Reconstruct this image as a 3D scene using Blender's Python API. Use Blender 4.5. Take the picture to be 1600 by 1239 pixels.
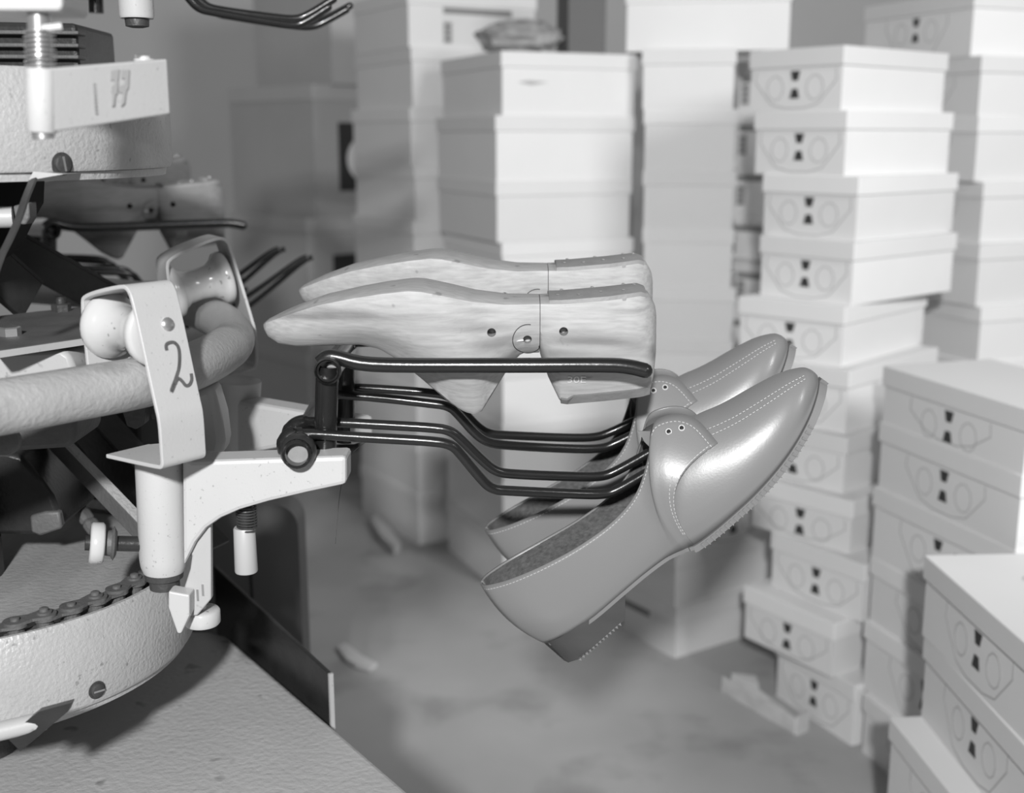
import bpy, bmesh, math, random
from mathutils import Vector, Matrix
random.seed(7)
S = bpy.context.scene
for o in list(bpy.data.objects): bpy.data.objects.remove(o)
COL = S.collection
# ------------------------------------------------------------------ camera
FPX, CX, CY, CAMH = 1850.0, 800.0, 619.5, 0.95
PITCH = math.atan(404.5 / FPX); CP, SP = math.cos(PITCH), math.sin(PITCH)
cam = bpy.data.cameras.new('camera'); camo = bpy.data.objects.new('camera', cam); COL.objects.link(camo)
camo.location = (0, 0, CAMH); camo.rotation_euler = (math.pi/2 - PITCH, 0, 0)
cam.sensor_width = 36; cam.lens = FPX/1600*36; cam.clip_start = 0.02
cam.dof.use_dof = True; cam.dof.focus_distance = 0.90; cam.dof.aperture_fstop = 5.0
S.camera = camo
# ------------------------------------------------------------------ light
w = bpy.data.worlds.new('world'); S.world = w; w.use_nodes = True
w.node_tree.nodes['Background'].inputs[0].default_value = (1, 1, 1, 1)
w.node_tree.nodes['Background'].inputs[1].default_value = 0.15
def area(name, loc, target, size, energy):
    l = bpy.data.lights.new(name, 'AREA'); l.shape = 'DISK'; l.size = size; l.energy = energy
    o = bpy.data.objects.new(name, l); COL.objects.link(o); o.location = loc
    o.rotation_euler = (Vector(target) - Vector(loc)).to_track_quat('-Z', 'Y').to_euler(); return o
area('flash_lamp', (-0.11, -1.0, 1.56), (0.15, 1.2, 0.7), 0.11, 64)
l = bpy.data.lights.new('side_lamp', 'SPOT'); l.energy = 165; l.spot_size = math.radians(66); l.spot_blend = .45; l.shadow_soft_size = .35
o = bpy.data.objects.new('side_lamp', l); COL.objects.link(o); o.location = (1.6, 0.0, 1.9)
o.rotation_euler = (Vector((.50, 2.35, .95)) - o.location).to_track_quat('-Z', 'Y').to_euler()
S.view_settings.view_transform = 'Standard'; S.view_settings.look = 'None'
S.view_settings.gamma = 1; S.view_settings.use_curve_mapping = False; S.view_settings.exposure = 0.0
# ------------------------------------------------------------------ helpers
def ray(x, y):
    a = (x-CX)/FPX; b = -(y-CY)/FPX
    return Vector((a, CP+b*SP, -SP+b*CP))
def at(x, y, Y):
    d = ray(x, y); return Vector((0, 0, CAMH)) + d*(Y/d.y)
def atz(x, y, Z):
    d = ray(x, y); return Vector((0, 0, CAMH)) + d*((Z-CAMH)/d.z)
WM = {}
def wm(o): return WM[o.name]
def tag(o, label=None, cat=None, group=None, kind=None):
    if label: o['label'] = label
    if cat: o['category'] = cat
    if group: o['group'] = group
    if kind: o['kind'] = kind
    return o
def thing(name, label, cat, loc, group=None, rz=0.0):
    o = bpy.data.objects.new(name, None); COL.objects.link(o); o.empty_display_size = .02
    o.location = loc; o.rotation_euler = (0, 0, rz)
    WM[o.name] = Matrix.Translation(Vector(loc)) @ Matrix.Rotation(rz, 4, 'Z')
    return tag(o, label, cat, group)
def mesh(name, V, F, mat, parent=None, smooth=True, ang=40, bevel=0, local=False):
    m = bpy.data.meshes.new(name)
    if parent is not None and not local:
        inv = wm(parent).inverted(); V = [inv @ Vector(v) for v in V]
    m.from_pydata([tuple(v) for v in V], [], F)
    bm = bmesh.new(); bm.from_mesh(m); bmesh.ops.recalc_face_normals(bm, faces=bm.faces); bm.to_mesh(m); bm.free()
    if smooth:
        m.shade_smooth(); m.set_sharp_from_angle(angle=math.radians(ang))
    for k in (mat if isinstance(mat, (list, tuple)) else [mat]): m.materials.append(k)
    o = bpy.data.objects.new(name, m); COL.objects.link(o)
    if parent is not None: o.parent = parent; WM[o.name] = wm(parent)
    else: WM[o.name] = Matrix.Identity(4)
    if bevel:
        b = o.modifiers.new('bevel', 'BEVEL'); b.width = bevel; b.segments = 2; b.limit_method = 'ANGLE'
        b.angle_limit = math.radians(35)
    return o
def dup(root, M, label=None, name=None, swap=None):
    r = root.copy(); COL.objects.link(r); r.matrix_world = M @ wm(root)
    if name: r.name = name
    WM[r.name] = M @ wm(root)
    if label: r['label'] = label
    for ch in root.children:
        c = ch.copy(); COL.objects.link(c); c.parent = r
        if swap and c.data.materials[0].name == 'maple_last':
            c.data = c.data.copy(); c.data.materials[0] = swap
        for g in ch.children:
            d = g.copy(); COL.objects.link(d); d.parent = c
    return r
def join(*parts):
    V, F = [], []
    for v, f in parts:
        n = len(V); V += list(v); F += [tuple(i+n for i in q) for q in f]
    return V, F
def boxg(c, s, R=None):
    V = []
    for dx in (-.5, .5):
        for dy in (-.5, .5):
            for dz in (-.5, .5):
                v = Vector((dx*s[0], dy*s[1], dz*s[2]))
                if R is not None: v = R @ v
                V.append(Vector(c)+v)
    return V, [(0,1,3,2),(4,6,7,5),(0,4,5,1),(2,3,7,6),(0,2,6,4),(1,5,7,3)]
def frame(d):
    d = Vector(d).normalized(); a = Vector((0, 0, 1)) if abs(d.z) < .9 else Vector((1, 0, 0))
    x = d.cross(a).normalized(); return x, x.cross(d).normalized()
def loft(rings, cap=True, loop=False):
    n = len(rings[0]); V = [v for r in rings for v in r]; F = []
    m = len(rings)
    for i in range(m-1 if not loop else m):
        for j in range(n):
            k = (j+1) % n; a = i*n; b = ((i+1) % m)*n
            F.append((a+j, a+k, b+k, b+j))
    if cap and not loop:
        F.append(tuple(range(n))); F.append(tuple((m-1)*n+i for i in range(n)))
    return V, F
def sweep(path, r, n=12, cap=True):
    P = [Vector(p) for p in path]; rings = []; x = None
    for i, p in enumerate(P):
        t = (P[min(i+1, len(P)-1)] - P[max(i-1, 0)]).normalized()
        if x is None: x, y = frame(t)
        else:
            x = (x - t*x.dot(t)).normalized()
        y = t.cross(x)
        rr = r[i] if isinstance(r, (list, tuple)) else r
        rings.append([p + (x*math.cos(a)+y*math.sin(a))*rr for a in [2*math.pi*k/n for k in range(n)]])
    return loft(rings, cap)
def lathe(prof, p0, axis, n=28, cap=True):
    """prof: list of (distance along axis, radius)"""
    ax = Vector(axis).normalized(); x, y = frame(ax); p0 = Vector(p0)
    return loft([[p0+ax*h+(x*math.cos(a)+y*math.sin(a))*r for a in [2*math.pi*k/n for k in range(n)]] for h, r in prof], cap)
def cyl(p0, p1, r, n=20):
    p0, p1 = Vector(p0), Vector(p1); return lathe([(0, r), ((p1-p0).length, r)], p0, p1-p0, n)
def pipe(p0, p1, r, ri, depth, n=24):
    p0, p1 = Vector(p0), Vector(p1); L = (p1-p0).length
    return lathe([(depth, ri*.98), (0.0008, ri), (0, (r+ri)/2), (0.0008, r), (L-.0008, r), (L, (r+ri)/2), (L-.0008, ri), (L-depth, ri*.98)], p0, p1-p0, n)
def prism(poly, Y0, Y1, Yp=None):
    a = [at(x, y, Yp or Y0) for x, y in poly]; n = len(a)
    V = [Vector((p.x, Y0, p.z)) for p in a] + [Vector((p.x, Y1, p.z)) for p in a]
    return V, [tuple(range(n)), tuple(range(n, 2*n))] + [(i, (i+1) % n, n+(i+1) % n, n+i) for i in range(n)]
def extr(P, d):
    n = len(P); d = Vector(d); V = [Vector(p) for p in P]+[Vector(p)+d for p in P]
    return V, [tuple(range(n)), tuple(range(n, 2*n))] + [(i, (i+1) % n, n+(i+1) % n, n+i) for i in range(n)]
def spl(P, k=8):
    P = [Vector(p) for p in P]; out = []
    for i in range(len(P)-1):
        a, b, c, d = P[max(i-1, 0)], P[i], P[i+1], P[min(i+2, len(P)-1)]
        for j in range(k):
            t = j/k
            out.append(.5*((2*b)+(c-a)*t+(2*a-5*b+4*c-d)*t*t+(3*b-a-3*c+d)*t**3))
    out.append(P[-1]); return out
def chaikin(P, it=3):
    P = [Vector(p) for p in P]
    for _ in range(it):
        Q = [P[0]]
        for a, b in zip(P, P[1:]): Q += [a*.75+b*.25, a*.25+b*.75]
        P = Q+[P[-1]]
    return P
def interp(x, T):
    if x <= T[0][0]: return T[0][1]
    for (a, b), (c, d) in zip(T, T[1:]):
        if x <= c: return b+(d-b)*(x-a)/(c-a)
    return T[-1][1]
def boolcut(o, cutters):
    """carve real holes; the cutters are removed again at once"""
    tmp = []
    for V, F in cutters:
        m = bpy.data.meshes.new('cut'); m.from_pydata([tuple(v) for v in V], [], F)
        bm = bmesh.new(); bm.from_mesh(m); bmesh.ops.recalc_face_normals(bm, faces=bm.faces); bm.to_mesh(m); bm.free()
        c = bpy.data.objects.new('cut', m); COL.objects.link(c)
        c.matrix_world = wm(o).inverted() @ Matrix.Identity(4)
        tmp.append(c); b = o.modifiers.new('b', 'BOOLEAN'); b.object = c; b.operation = 'DIFFERENCE'; b.solver = 'EXACT'
    par = o.parent; o.parent = None
    dg = bpy.context.evaluated_depsgraph_get(); dg.update()
    nm = bpy.data.meshes.new_from_object(o.evaluated_get(dg)); o.modifiers.clear()
    o.data = nm; o.parent = par
    for c in tmp: bpy.data.objects.remove(c)
# ------------------------------------------------------------------ materials (all grey: the place as a black-and-white film records it)
def mk(name, v, rough=.5, metal=0, var=0, vs=8, bump=0, bs=200, coat=0, specks=0, ss=120, stretch=None, rnd=0, stain=0, sts=6, spec=.5):
    m = bpy.data.materials.new(name); m.use_nodes = True; N = m.node_tree; nd = N.nodes; L = N.links
    b = nd['Principled BSDF']; b.inputs['Roughness'].default_value = rough; b.inputs['Metallic'].default_value = metal
    b.inputs['Coat Weight'].default_value = coat; b.inputs['Specular IOR Level'].default_value = spec
    tc = nd.new('ShaderNodeTexCoord'); src = tc.outputs['Object']
    if stretch:
        mp = nd.new('ShaderNodeMapping'); mp.inputs['Scale'].default_value = stretch; L.new(src, mp.inputs[0]); src = mp.outputs[0]
    val = nd.new('ShaderNodeValue'); val.outputs[0].default_value = v; cur = val.outputs[0]
    def math_(op, a, bb, cl=False):
        n = nd.new('ShaderNodeMath'); n.operation = op; n.use_clamp = cl
        for i, q in enumerate((a, bb)):
            if isinstance(q, (int, float)): n.inputs[i].default_value = q
            else: L.new(q, n.inputs[i])
        return n.outputs[0]
    def noise(sc, det=4, s=None):
        n = nd.new('ShaderNodeTexNoise'); n.inputs['Scale'].default_value = sc; n.inputs['Detail'].default_value = det
        L.new(s or src, n.inputs['Vector']); return n.outputs[0]
    def ramp(x, lo, hi):
        n = nd.new('ShaderNodeMapRange'); n.inputs[1].default_value = lo; n.inputs[2].default_value = hi
        L.new(x, n.inputs[0]); return n.outputs[0]
    if var:
        cur = math_('MULTIPLY', cur, math_('ADD', math_('MULTIPLY', math_('SUBTRACT', noise(vs), .5), 2*var), 1))
    if rnd:
        oi = nd.new('ShaderNodeObjectInfo')
        cur = math_('MULTIPLY', cur, math_('ADD', math_('MULTIPLY', math_('SUBTRACT', oi.outputs['Random'], .5), 2*rnd), 1))
    if stain:
        cur = math_('MULTIPLY', cur, math_('SUBTRACT', 1, math_('MULTIPLY', ramp(noise(sts, 6), .54, .66), stain)))
    if specks:
        cur = math_('MULTIPLY', cur, math_('SUBTRACT', 1, math_('MULTIPLY', ramp(noise(ss, 2, tc.outputs['Object']), .68, .74), specks)))
    cb = nd.new('ShaderNodeCombineColor')
    for i in range(3): L.new(cur, cb.inputs[i])
    L.new(cb.outputs[0], b.inputs['Base Color'])
    if bump:
        bn = nd.new('ShaderNodeBump'); bn.inputs['Strength'].default_value = bump; bn.inputs['Distance'].default_value = .001
        L.new(noise(bs, 3, tc.outputs['Object']), bn.inputs['Height']); L.new(bn.outputs[0], b.inputs['Normal'])
    return m
card = mk('white_card', .72, .75, var=.05, vs=6, rnd=.06)
card_brown = mk('brown_card', .44, .8, var=.08, vs=5, rnd=.1)
ink = mk('dark_ink', .035, .7); ink_pale = mk('pale_ink', .40, .75); ink_mid = mk('mid_ink', .22, .7)
enamel = mk('white_enamel', .49, .38, var=.04, vs=30, specks=.35, ss=380, bump=.12, bs=500)
enamel_grey = mk('grey_enamel', .42, .42, var=.08, vs=20, specks=.3, bump=.1, bs=500)
porcelain = mk('porcelain', .52, .18, specks=.5, ss=180, coat=.3)
silver = mk('hammered_silver_paint', .46, .42, metal=.15, var=.12, vs=25, bump=.8, bs=330, specks=.35, ss=160)
silver_worn = mk('worn_silver_tube', .40, .46, metal=.15, var=.15, vs=16, bump=.8, bs=260, stain=.35, sts=14)
steel = mk('bright_steel', .55, .3, metal=.8, var=.1, vs=60)
iron = mk('greasy_iron', .07, .5, metal=.4, var=.4, vs=40, bump=.6, bs=300)
iron_mid = mk('dusty_iron', .12, .6, metal=.2, var=.4, vs=35, bump=.6, bs=300)
black = mk('black_enamel', .012, .26, var=.3, vs=60, coat=.2, bump=.12, bs=300)
black_dull = mk('black_paint_worn', .025, .35, var=.5, vs=50, bump=.3, bs=250)
dust = mk('dusty_deck', .30, .85, var=.35, vs=30, bump=.8, bs=220, stretch=(1, .35, 1))
wood = mk('maple_last', .38, .55, var=.34, vs=420, stretch=(.09, .8, 1), stain=.45, sts=52, bump=.15, bs=300, specks=.35, ss=75)
wood_stained = mk('stained_last', .36, .55, var=.34, vs=420, stretch=(.12, .8, 1), stain=.62, sts=34, bump=.2, bs=300, specks=.35, ss=75)
wood_shaded = mk('shaded_last', .20, .6, var=.3, vs=420, stretch=(.09, .8, 1), stain=.3, sts=70, bump=.15, bs=300)  # darker wood tone paints in the shade below the upper machine
leather_plate = mk('last_heel_plate', .24, .55, var=.25, vs=60, bump=.4, bs=300)
leather = mk('smooth_leather', .187, .33, var=.02, vs=15, coat=.08, bump=.05, bs=600)
heel_m = mk('stacked_heel', .055, .38, var=.22, vs=80, stretch=(.3, 1, 1), bump=.1)
sole_m = mk('sole_edge', .17, .5, var=.1, vs=40)
lining = mk('lining_leather', .085, .7, var=.6, vs=260, bump=.8, bs=350)
thread = mk('stitch_thread', .46, .6)
concrete = mk('concrete_floor', .40, .8, var=.25, vs=3.5, stain=.25, sts=5, bump=.3, bs=60)
plaster = mk('plaster_wall', .5, .85, var=.12, vs=2.5)
table_m = mk('grey_hammered_table', .44, .42, var=.12, vs=10, bump=1.0, bs=170, specks=.4, ss=40)
cab_m = mk('grey_cabinet', .085, .5, var=.08, vs=8)
plug = mk('pale_tube_inside', .24, .7, var=.2, vs=200)
dirty = mk('dirty_card', .55, .85, var=.35, vs=25)
rubber = mk('dark_gap', .01, .9)
paper = mk('scrap_paper', .55, .8, var=.1, vs=30)
cloth = mk('mottled_wrap', .30, .85, var=.5, vs=60)
plastic = mk('pale_sleeve', .42, .4)
# ------------------------------------------------------------------ the room
tag(mesh('floor', [(-4, -1.5, 0), (4, -1.5, 0), (4, 4.2, 0), (-4, 4.2, 0), (-4, -1.5, -.1), (4, -1.5, -.1), (4, 4.2, -.1), (-4, 4.2, -.1)],
    [(0,1,2,3), (7,6,5,4), (0,4,5,1), (1,5,6,2), (2,6,7,3), (3,7,4,0)], concrete, smooth=False), kind='structure')
tag(mesh('wall_back', *boxg((0, 4.25, 1.5), (8, .1, 3.0)), plaster, smooth=False), kind='structure')
# ------------------------------------------------------------------ shoe boxes
def rect(o, ex, ez, n, u0, u1, z0, z1, t=.0005):
    """thin printed patch on a face: o origin, ex along face, n outward"""
    P = [o+ex*u0+ez*z0, o+ex*u1+ez*z0, o+ex*u1+ez*z1, o+ex*u0+ez*z1]
    return extr([p+n*.0001 for p in P], n*t)
def quadp(o, ex, ez, n, pts, t=.0005):
    return extr([o+ex*u+ez*z+n*.0001 for u, z in pts], n*t)
def ring(o, ex, ez, n, pts, wd=.0016, t=.0004, closed=True):
    parts = []; k = len(pts)
    for i in range(k if closed else k-1):
        a = Vector(pts[i]); b = Vector(pts[(i+1) % k]); d = (b-a).normalized(); q = Vector((-d.y, d.x))*wd/2
        parts.append(quadp(o, ex, ez, n, [a-q, b-q, b+q, a+q], t))
    return join(*parts)
def shoe_box(label, near, yaw, Ll, Lr, h, group, left=None, right=None, top=None, mat=card, lidh=.030, name='shoe_box', cat='box'):
    """near = bottom near corner; right face runs along (cos yaw, sin yaw), left face along (-sin yaw, cos yaw)"""
    t = thing(name, label, cat, near, group, yaw)
    g = .0036; lz = h
    # body: tapered very little, and a lid that overhangs it
    V, F = boxg((Lr/2, Ll/2, (h-.004)/2), (Lr-2*g, Ll-2*g, h-.004))
    mesh('body', V, F, mat, t, smooth=False, local=True)
    V, F = boxg((Lr/2, Ll/2, h-lidh/2), (Lr, Ll, lidh))
    lid = mesh('lid', V, F, mat, t, smooth=False, local=True, bevel=.0015)
    ez = Vector((0, 0, 1))
    faces = {'l': (Vector((g, Ll, 0)), Vector((0, -1, 0)), Vector((-1, 0, 0)), Ll), 'r': (Vector((0, g, 0)), Vector((1, 0, 0)), Vector((0, -1, 0)), Lr)}
    for side, kind in (('l', left), ('r', right)):
        if not kind: continue
        o, ex, n, L = faces[side]; zt = h-lidh; c = L/2
        if kind == 'emblem':
            a = .0095; b = .0055; hh = .0155; z0 = zt-.006
            mesh('printed_emblem', *join(quadp(o, ex, ez, n, [(c-a, z0), (c+a, z0), (c+b, z0-hh), (c-b, z0-hh)]),
                 quadp(o, ex, ez, n, [(c-b, z0-hh-.013), (c+b, z0-hh-.013), (c+a, z0-2*hh-.013), (c-a, z0-2*hh-.013)])), ink, t, smooth=False, local=True)
            e = min(.085, L*.42)
            pts = [(c-e, zt-.004), (c-e*1.02, zt-.022), (c-e*.6, .012), (c-e*.25, .005), (c+e*.25, .005), (c+e*.6, .012), (c+e*1.02, zt-.022), (c+e, zt-.004)]
            mesh('printed_outline', *join(ring(o, ex, ez, n, pts, closed=False),
                 ring(o, ex, ez, n, [(c-e*.5+.017*math.cos(q), zt-.033+.02*math.sin(q)) for q in [k*math.pi/5 for k in range(10)]], .0013),
                 ring(o, ex, ez, n, [(c+e*.5+.017*math.cos(q), zt-.033+.02*math.sin(q)) for q in [k*math.pi/5 for k in range(10)]], .0013)), ink_pale, t, smooth=False, local=True)
        elif kind in ('label', 'label_mid'):
            x0 = .012 if kind == 'label' else L*.27; x1 = min(L*.62, x0+.10) if kind == 'label' else L*.80; z1 = zt-.004; z0 = .012
            mesh('paper_label', *rect(o, ex, ez, n, x0-.003, x1+.003, z0-.003, z1+.003, .0003), card, t, smooth=False, local=True)
            P = [rect(o, ex, ez, n, x0, x1, z1-.013, z1, .0006)]
            for k in range(4): P.append(rect(o, ex, ez, n, x0, x0+.021, z0+k*.0115, z0+k*.0115+.0095, .0006))
            mesh('label_print', *join(*P), ink_mid if mat is card else ink, t, smooth=False, local=True)
        elif kind == 'black':
            mesh('black_panel', *rect(o, ex, ez, n, L*.20, L*.72, h*.2, h*.72, .0008), ink, t, smooth=False, local=True)
            mesh('round_print', *quadp(o, ex, ez, n, [(L*.42+.062*math.cos(q), h*.44+.062*math.sin(q)) for q in [k*math.pi/14 for k in range(28)]], .0016), card, t, smooth=False, local=True)
        elif kind == 'smear':
            mesh('scuff_mark', *quadp(o, ex, ez, n, [(L*.12, zt-.028), (L*.2, zt-.024), (L*.34, zt-.027), (L*.22, zt-.033)], .0003), ink_pale, t, smooth=False, local=True)
    if top:
        o = Vector((0, 0, h)); n = ez
        for (u, v) in top:
            mesh('lid_drawing', *join(*[ring(o, Vector((1, 0, 0)), Vector((0, 1, 0)), n,
                 [(u+r*1.4*math.cos(q), v+r*math.sin(q)) for q in [k*math.pi/6 for k in range(12)]], .0014) for r in (.012, .006)]), ink_pale, t, smooth=False, local=True)
    return t
ORD = ['topmost', 'second', 'third', 'fourth', 'fifth', 'sixth', 'seventh', 'eighth', 'ninth', 'tenth', 'eleventh', 'twelfth', 'thirteenth']
def stack(desc, group, items, base=0.0, hdef=.104, dflt=None, count_from=0):
    """items: (px, py of the lid's near top corner, Y, yaw deg, Ll, Lr, left, right[, top]); heights follow from one lid to the next"""
    tops = []
    for it in items:
        p = at(it[0], it[1], it[2]); tops.append(p)
    ext = list(items); z = tops[-1].z
    rest = max(1, round((z-base)/hdef)); hh = (z-base)/rest
    last = items[-1]
    for k in range(1, rest):
        q = Vector((tops[-1].x, tops[-1].y, tops[-1].z-hh)); tops.append(q); ext.append(last)
    n = len(ext)
    for i, it in enumerate(ext):
        bot = tops[i+1].z if i+1 < n else base
        lab = desc % (ORD[i+count_from] if i < n-1 or n < 3 else 'lowest')
        shoe_box(lab, (tops[i].x, tops[i].y, bot), math.radians(it[3]), it[4], it[5], tops[i].z-bot, group, it[6], it[7], it[8] if len(it) > 8 else None)
    return tops
em = 'emblem'
# right-hand stack with the double emblems
Cs = [(1320, 70, 1.95), (1325, 172, 1.94), (1343, 276, 1.92), (1336, 379, 1.90), (1321, 480, 1.89), (1328, 580, 1.86), (1324, 684, 1.84), (1334, 784, 1.80), (1352, 884, 1.75), (1304, 975, 1.75), (1336, 1072, 1.725)]
Cy = [40, 39, 41, 40, 47, 45, 44, 42, 34, 34, 25]
stack('white shoe box with dark double emblem, %s of the stack behind the shoe toes', 'boxes stacked behind the shoe toes',
      [(x, y, Y, a, .19 if i < 4 else .20, .31 if i < 10 else .20, em, None) for i, ((x, y, Y), a) in enumerate(zip(Cs, Cy))])
# F: stack at the right edge, long sides showing
Fl = [(1380, 571), (1374, 658), (1364, 759), (1360, 867), (1350, 967), (1348, 1083)]
for i, (lx, ly) in enumerate(Fl):
    a = math.radians((17, 17, 18, 17, 17, 16)[i]); c = at(lx, ly, 1.735-.02*(i == 5)); zb = at(*Fl[i+1], 1.735-.02*(i == 4)).z if i < 5 else 0.0
    shoe_box('white shoe box seen along its emblem side, %s of the stack at the right edge' % (ORD[i] if i < 5 else 'lowest'), (c.x+.31*math.sin(a), c.y-.31*math.cos(a), zb), a, .31, .19, c.z-zb, 'boxes stacked at the right edge', em, None)
# G: low stack in the right foreground
for i, (zt, x, y, a) in enumerate(((.44, .532, 1.095, 3), (.335, .532, 1.09, 2), (.225, .505, 1.085, 4), (.112, .515, 1.09, 2))):
    shoe_box('white shoe box, %s of the low stack in the right foreground' % ORD[i], (x, y, (.335, .225, .112, 0)[i]), math.radians(a), .31, .19,
             zt-(.335, .225, .112, 0)[i], 'boxes in the right foreground', em, None, [(.10, .22), (.055, .12), (.12, .09)] if i == 0 else None)
# B: middle stack, plain boot boxes
stack('plain white boot box with frontal side, %s of the middle stack behind the lasts', 'plain boxes stacked behind the lasts',
      [(783, 79, 2.36, 24, .33, .30, None, 'smear'), (774, 180, 2.35, 24, .33, .31, None, None), (775, 283, 2.35, 24, .33, .305, None, None), (784, 379, 2.36, 24, .33, .30, None, None)], hdef=.117)
# A: stack to its left
stack('white boot box, %s of the stack between brown cartons and middle stack', 'boxes beside the brown cartons',
      [(636, -18, 2.70, 30, .31, .33, None, 'label_mid'), (642, 73, 2.70, 30, .32, .33, None, None), (640, 168, 2.70, 33, .30, .33, None, None), (647, 258, 2.69, 33, .31, .33, None, None), (645, 346, 2.68, 33, .31, .33, None, None)], hdef=.122)
# E: frontal column right of the middle stack
stack('plain white box, %s of the column between middle stack and emblem stack', 'plain boxes between the stacks',
      [(1240, -25, 2.44, 78, .33, .2, None, None), (1152, 75, 2.40, 80, .185, .31, None, None), (1153, 170, 2.40, 80, .185, .31, None, None), (1150, 267, 2.40, 80, .185, .31, None, None), (1148, 358, 2.40, 80, .185, .31, None, None), (1150, 450, 2.40, 80, .185, .31, None, None)], hdef=.11)
# labelled column peeping out left of the emblem stack
for i, (px, py) in enumerate(((1152, 96), (1148, 172), (1145, 250), (1131, 328), (1145, 402), (1115, 474), (1120, 552))):
    Y = 2.78; p = at(px, py, Y); a = math.radians(48)
    near = Vector((p.x+.19*math.sin(a), Y-.19*math.cos(a), 0))
    z0 = at(px, (172, 250, 328, 402, 474, 552, 1100)[i], Y).z
    if i == 6:
        hh = p.z/7
        for k in range(7):
            shoe_box('white box with printed paper label, %s of the column squeezed behind the emblem stack' % (ORD[i+k] if k < 6 else 'lowest'), (near.x, near.y, p.z-hh*(k+1)), a, .19, .31, hh, 'labelled boxes behind the emblem stack', 'label', None)
    else:
        shoe_box('white box with printed paper label, %s of the column squeezed behind the emblem stack' % ORD[i], (near.x, near.y, z0), a, .19, .31, p.z-z0, 'labelled boxes behind the emblem stack', 'label', None)
# D: low stack under the shoes
stack('white box with printed label, %s of the low stack below the hanging shoes', 'low stack below the shoes',
      [(1062, 790, 2.05, 34, .19, .28, 'label', em), (1056, 870, 2.05, 34, .19, .28, 'label', None), (1057, 950, 2.05, 34, .19, .28, 'label', None)], hdef=.1)
# H: far right stack
stack('white shoe box, %s of the far right stack behind the emblem stack', 'boxes stacked far right',
      [(1524, -16, 2.24, 22, .31, .2, em, None), (1535, 86, 2.22, 22, .31, .2, em, None), (1530, 181, 2.22, 24, .31, .2, em, None), (1538, 284, 2.22, 22, .31, .2, em, None), (1532, 382, 2.2, 24, .31, .2, em, None), (1534, 480, 2.2, 22, .31, .2, 'label', None)])
# brown cartons far left
Ks = [(512, -80, 3.22, 40, .42, .4), (487, 131, 3.2, 42, .45, .4), (478, 342, 3.18, 42, .42, .42), (480, 552, 3.18, 42, .44, .42)]
for i, (px, py, Y, a, Ll, Lr) in enumerate(Ks):
    p = at(px, py, Y); z0 = at(Ks[i+1][0], Ks[i+1][1], Ks[i+1][2]).z if i < 3 else 0
    shoe_box('large grey-brown carton, %s of the carton stack in the far corner' % ORD[i], (p.x, p.y, z0), math.radians(a), Ll, Lr, p.z-z0, 'cartons in the far corner', None, 'black' if i else None, None, card_brown, .04, 'carton', 'carton')
# second low row: box behind the lowest middle box, along the floor
# things lying on top of the middle stack
def crumple(name, label, cat, c, s, mat, seed, n=14, amp=.35, group=None):
    r = random.Random(seed); V, F = [], []
    for i in range(n+1):
        ph = math.pi*i/n
        for j in range(2*n):
            th = math.pi*j/n; k = 1+amp*(r.random()-.5)
            V.append((c[0]+s[0]*math.sin(ph)*math.cos(th)*k, c[1]+s[1]*math.sin(ph)*math.sin(th)*k, c[2]+s[2]+max(-s[2], s[2]*math.cos(ph)*k)))
    for i in range(n):
        for j in range(2*n):
            a = i*2*n+j; b = i*2*n+(j+1) % (2*n); F.append((a, b, b+2*n, a+2*n))
    return tag(mesh(name, V, F, mat, smooth=True, ang=50), label, cat, group)
tz = at(783, 79, 2.36).z
c = at(812, 70, 2.50); crumple('paper_bundle', 'mottled crumpled paper bundle on top of the middle stack', 'paper', (c.x, 2.50, tz), (.085, .05, .033), cloth, 3)
shoe_box('dark grey box standing behind the paper bundle on the middle stack', (at(885, 60, 2.52).x, 2.50, tz), math.radians(8), .14, .085, .16, None, None, None, None, mk('dark_card', .13, .8), .02, 'dark_box', 'box')
# scraps on the floor
def scrap(label, pts, th=.008, name='paper_scrap', m=paper):
    P = [atz(x, y, .002) for x, y in pts]
    return tag(mesh(name, *extr(P, (0, 0, th)), m, smooth=False), label, 'scrap')
scrap('pale torn paper scrap on the floor right of the machine guard', [(528, 1016), (540, 1010), (566, 1030), (590, 1042), (578, 1050), (556, 1044), (540, 1034)])
scrap('pale scrap of card on the floor beside the lowest middle boxes', [(580, 822), (590, 814), (614, 844), (626, 860), (616, 868), (596, 848)], .02)
t = thing('broken_lid', 'broken white card lid lying on the floor before the emblem stack', 'lid', atz(1190, 1110, 0))
P0, P1 = atz(1128, 1080, 0), atz(1243, 1148, 0)
d = (P1-P0).normalized(); q = Vector((-d.y, d.x, 0))
mesh('rim', *boxg((P0+P1)/2+Vector((0, 0, .014)), ((P1-P0).length, .006, .028), Matrix.Rotation(math.atan2(d.y, d.x), 3, 'Z')), dirty, t, smooth=False, bevel=.001)
mesh('panel', *extr([P0+Vector((0, 0, .002)), P1+Vector((0, 0, .002)), P1+q*.025+Vector((0, 0, .004)), P0+q*.05+Vector((0, 0, .012))], (0, 0, .003)), dirty, t, smooth=False)
mesh('end_flap', *boxg(P1+q*.014+Vector((0, 0, .017)), (.006, .03, .034), Matrix.Rotation(math.atan2(d.y, d.x)+.2, 3, 'Z')), dirty, t, smooth=False)
mesh('torn_corner', *extr([P0+q*.02, P0+q*.05+d*.03, P0+q*.03+d*.06], (0, 0, .03)), dirty, t, smooth=False)
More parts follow.
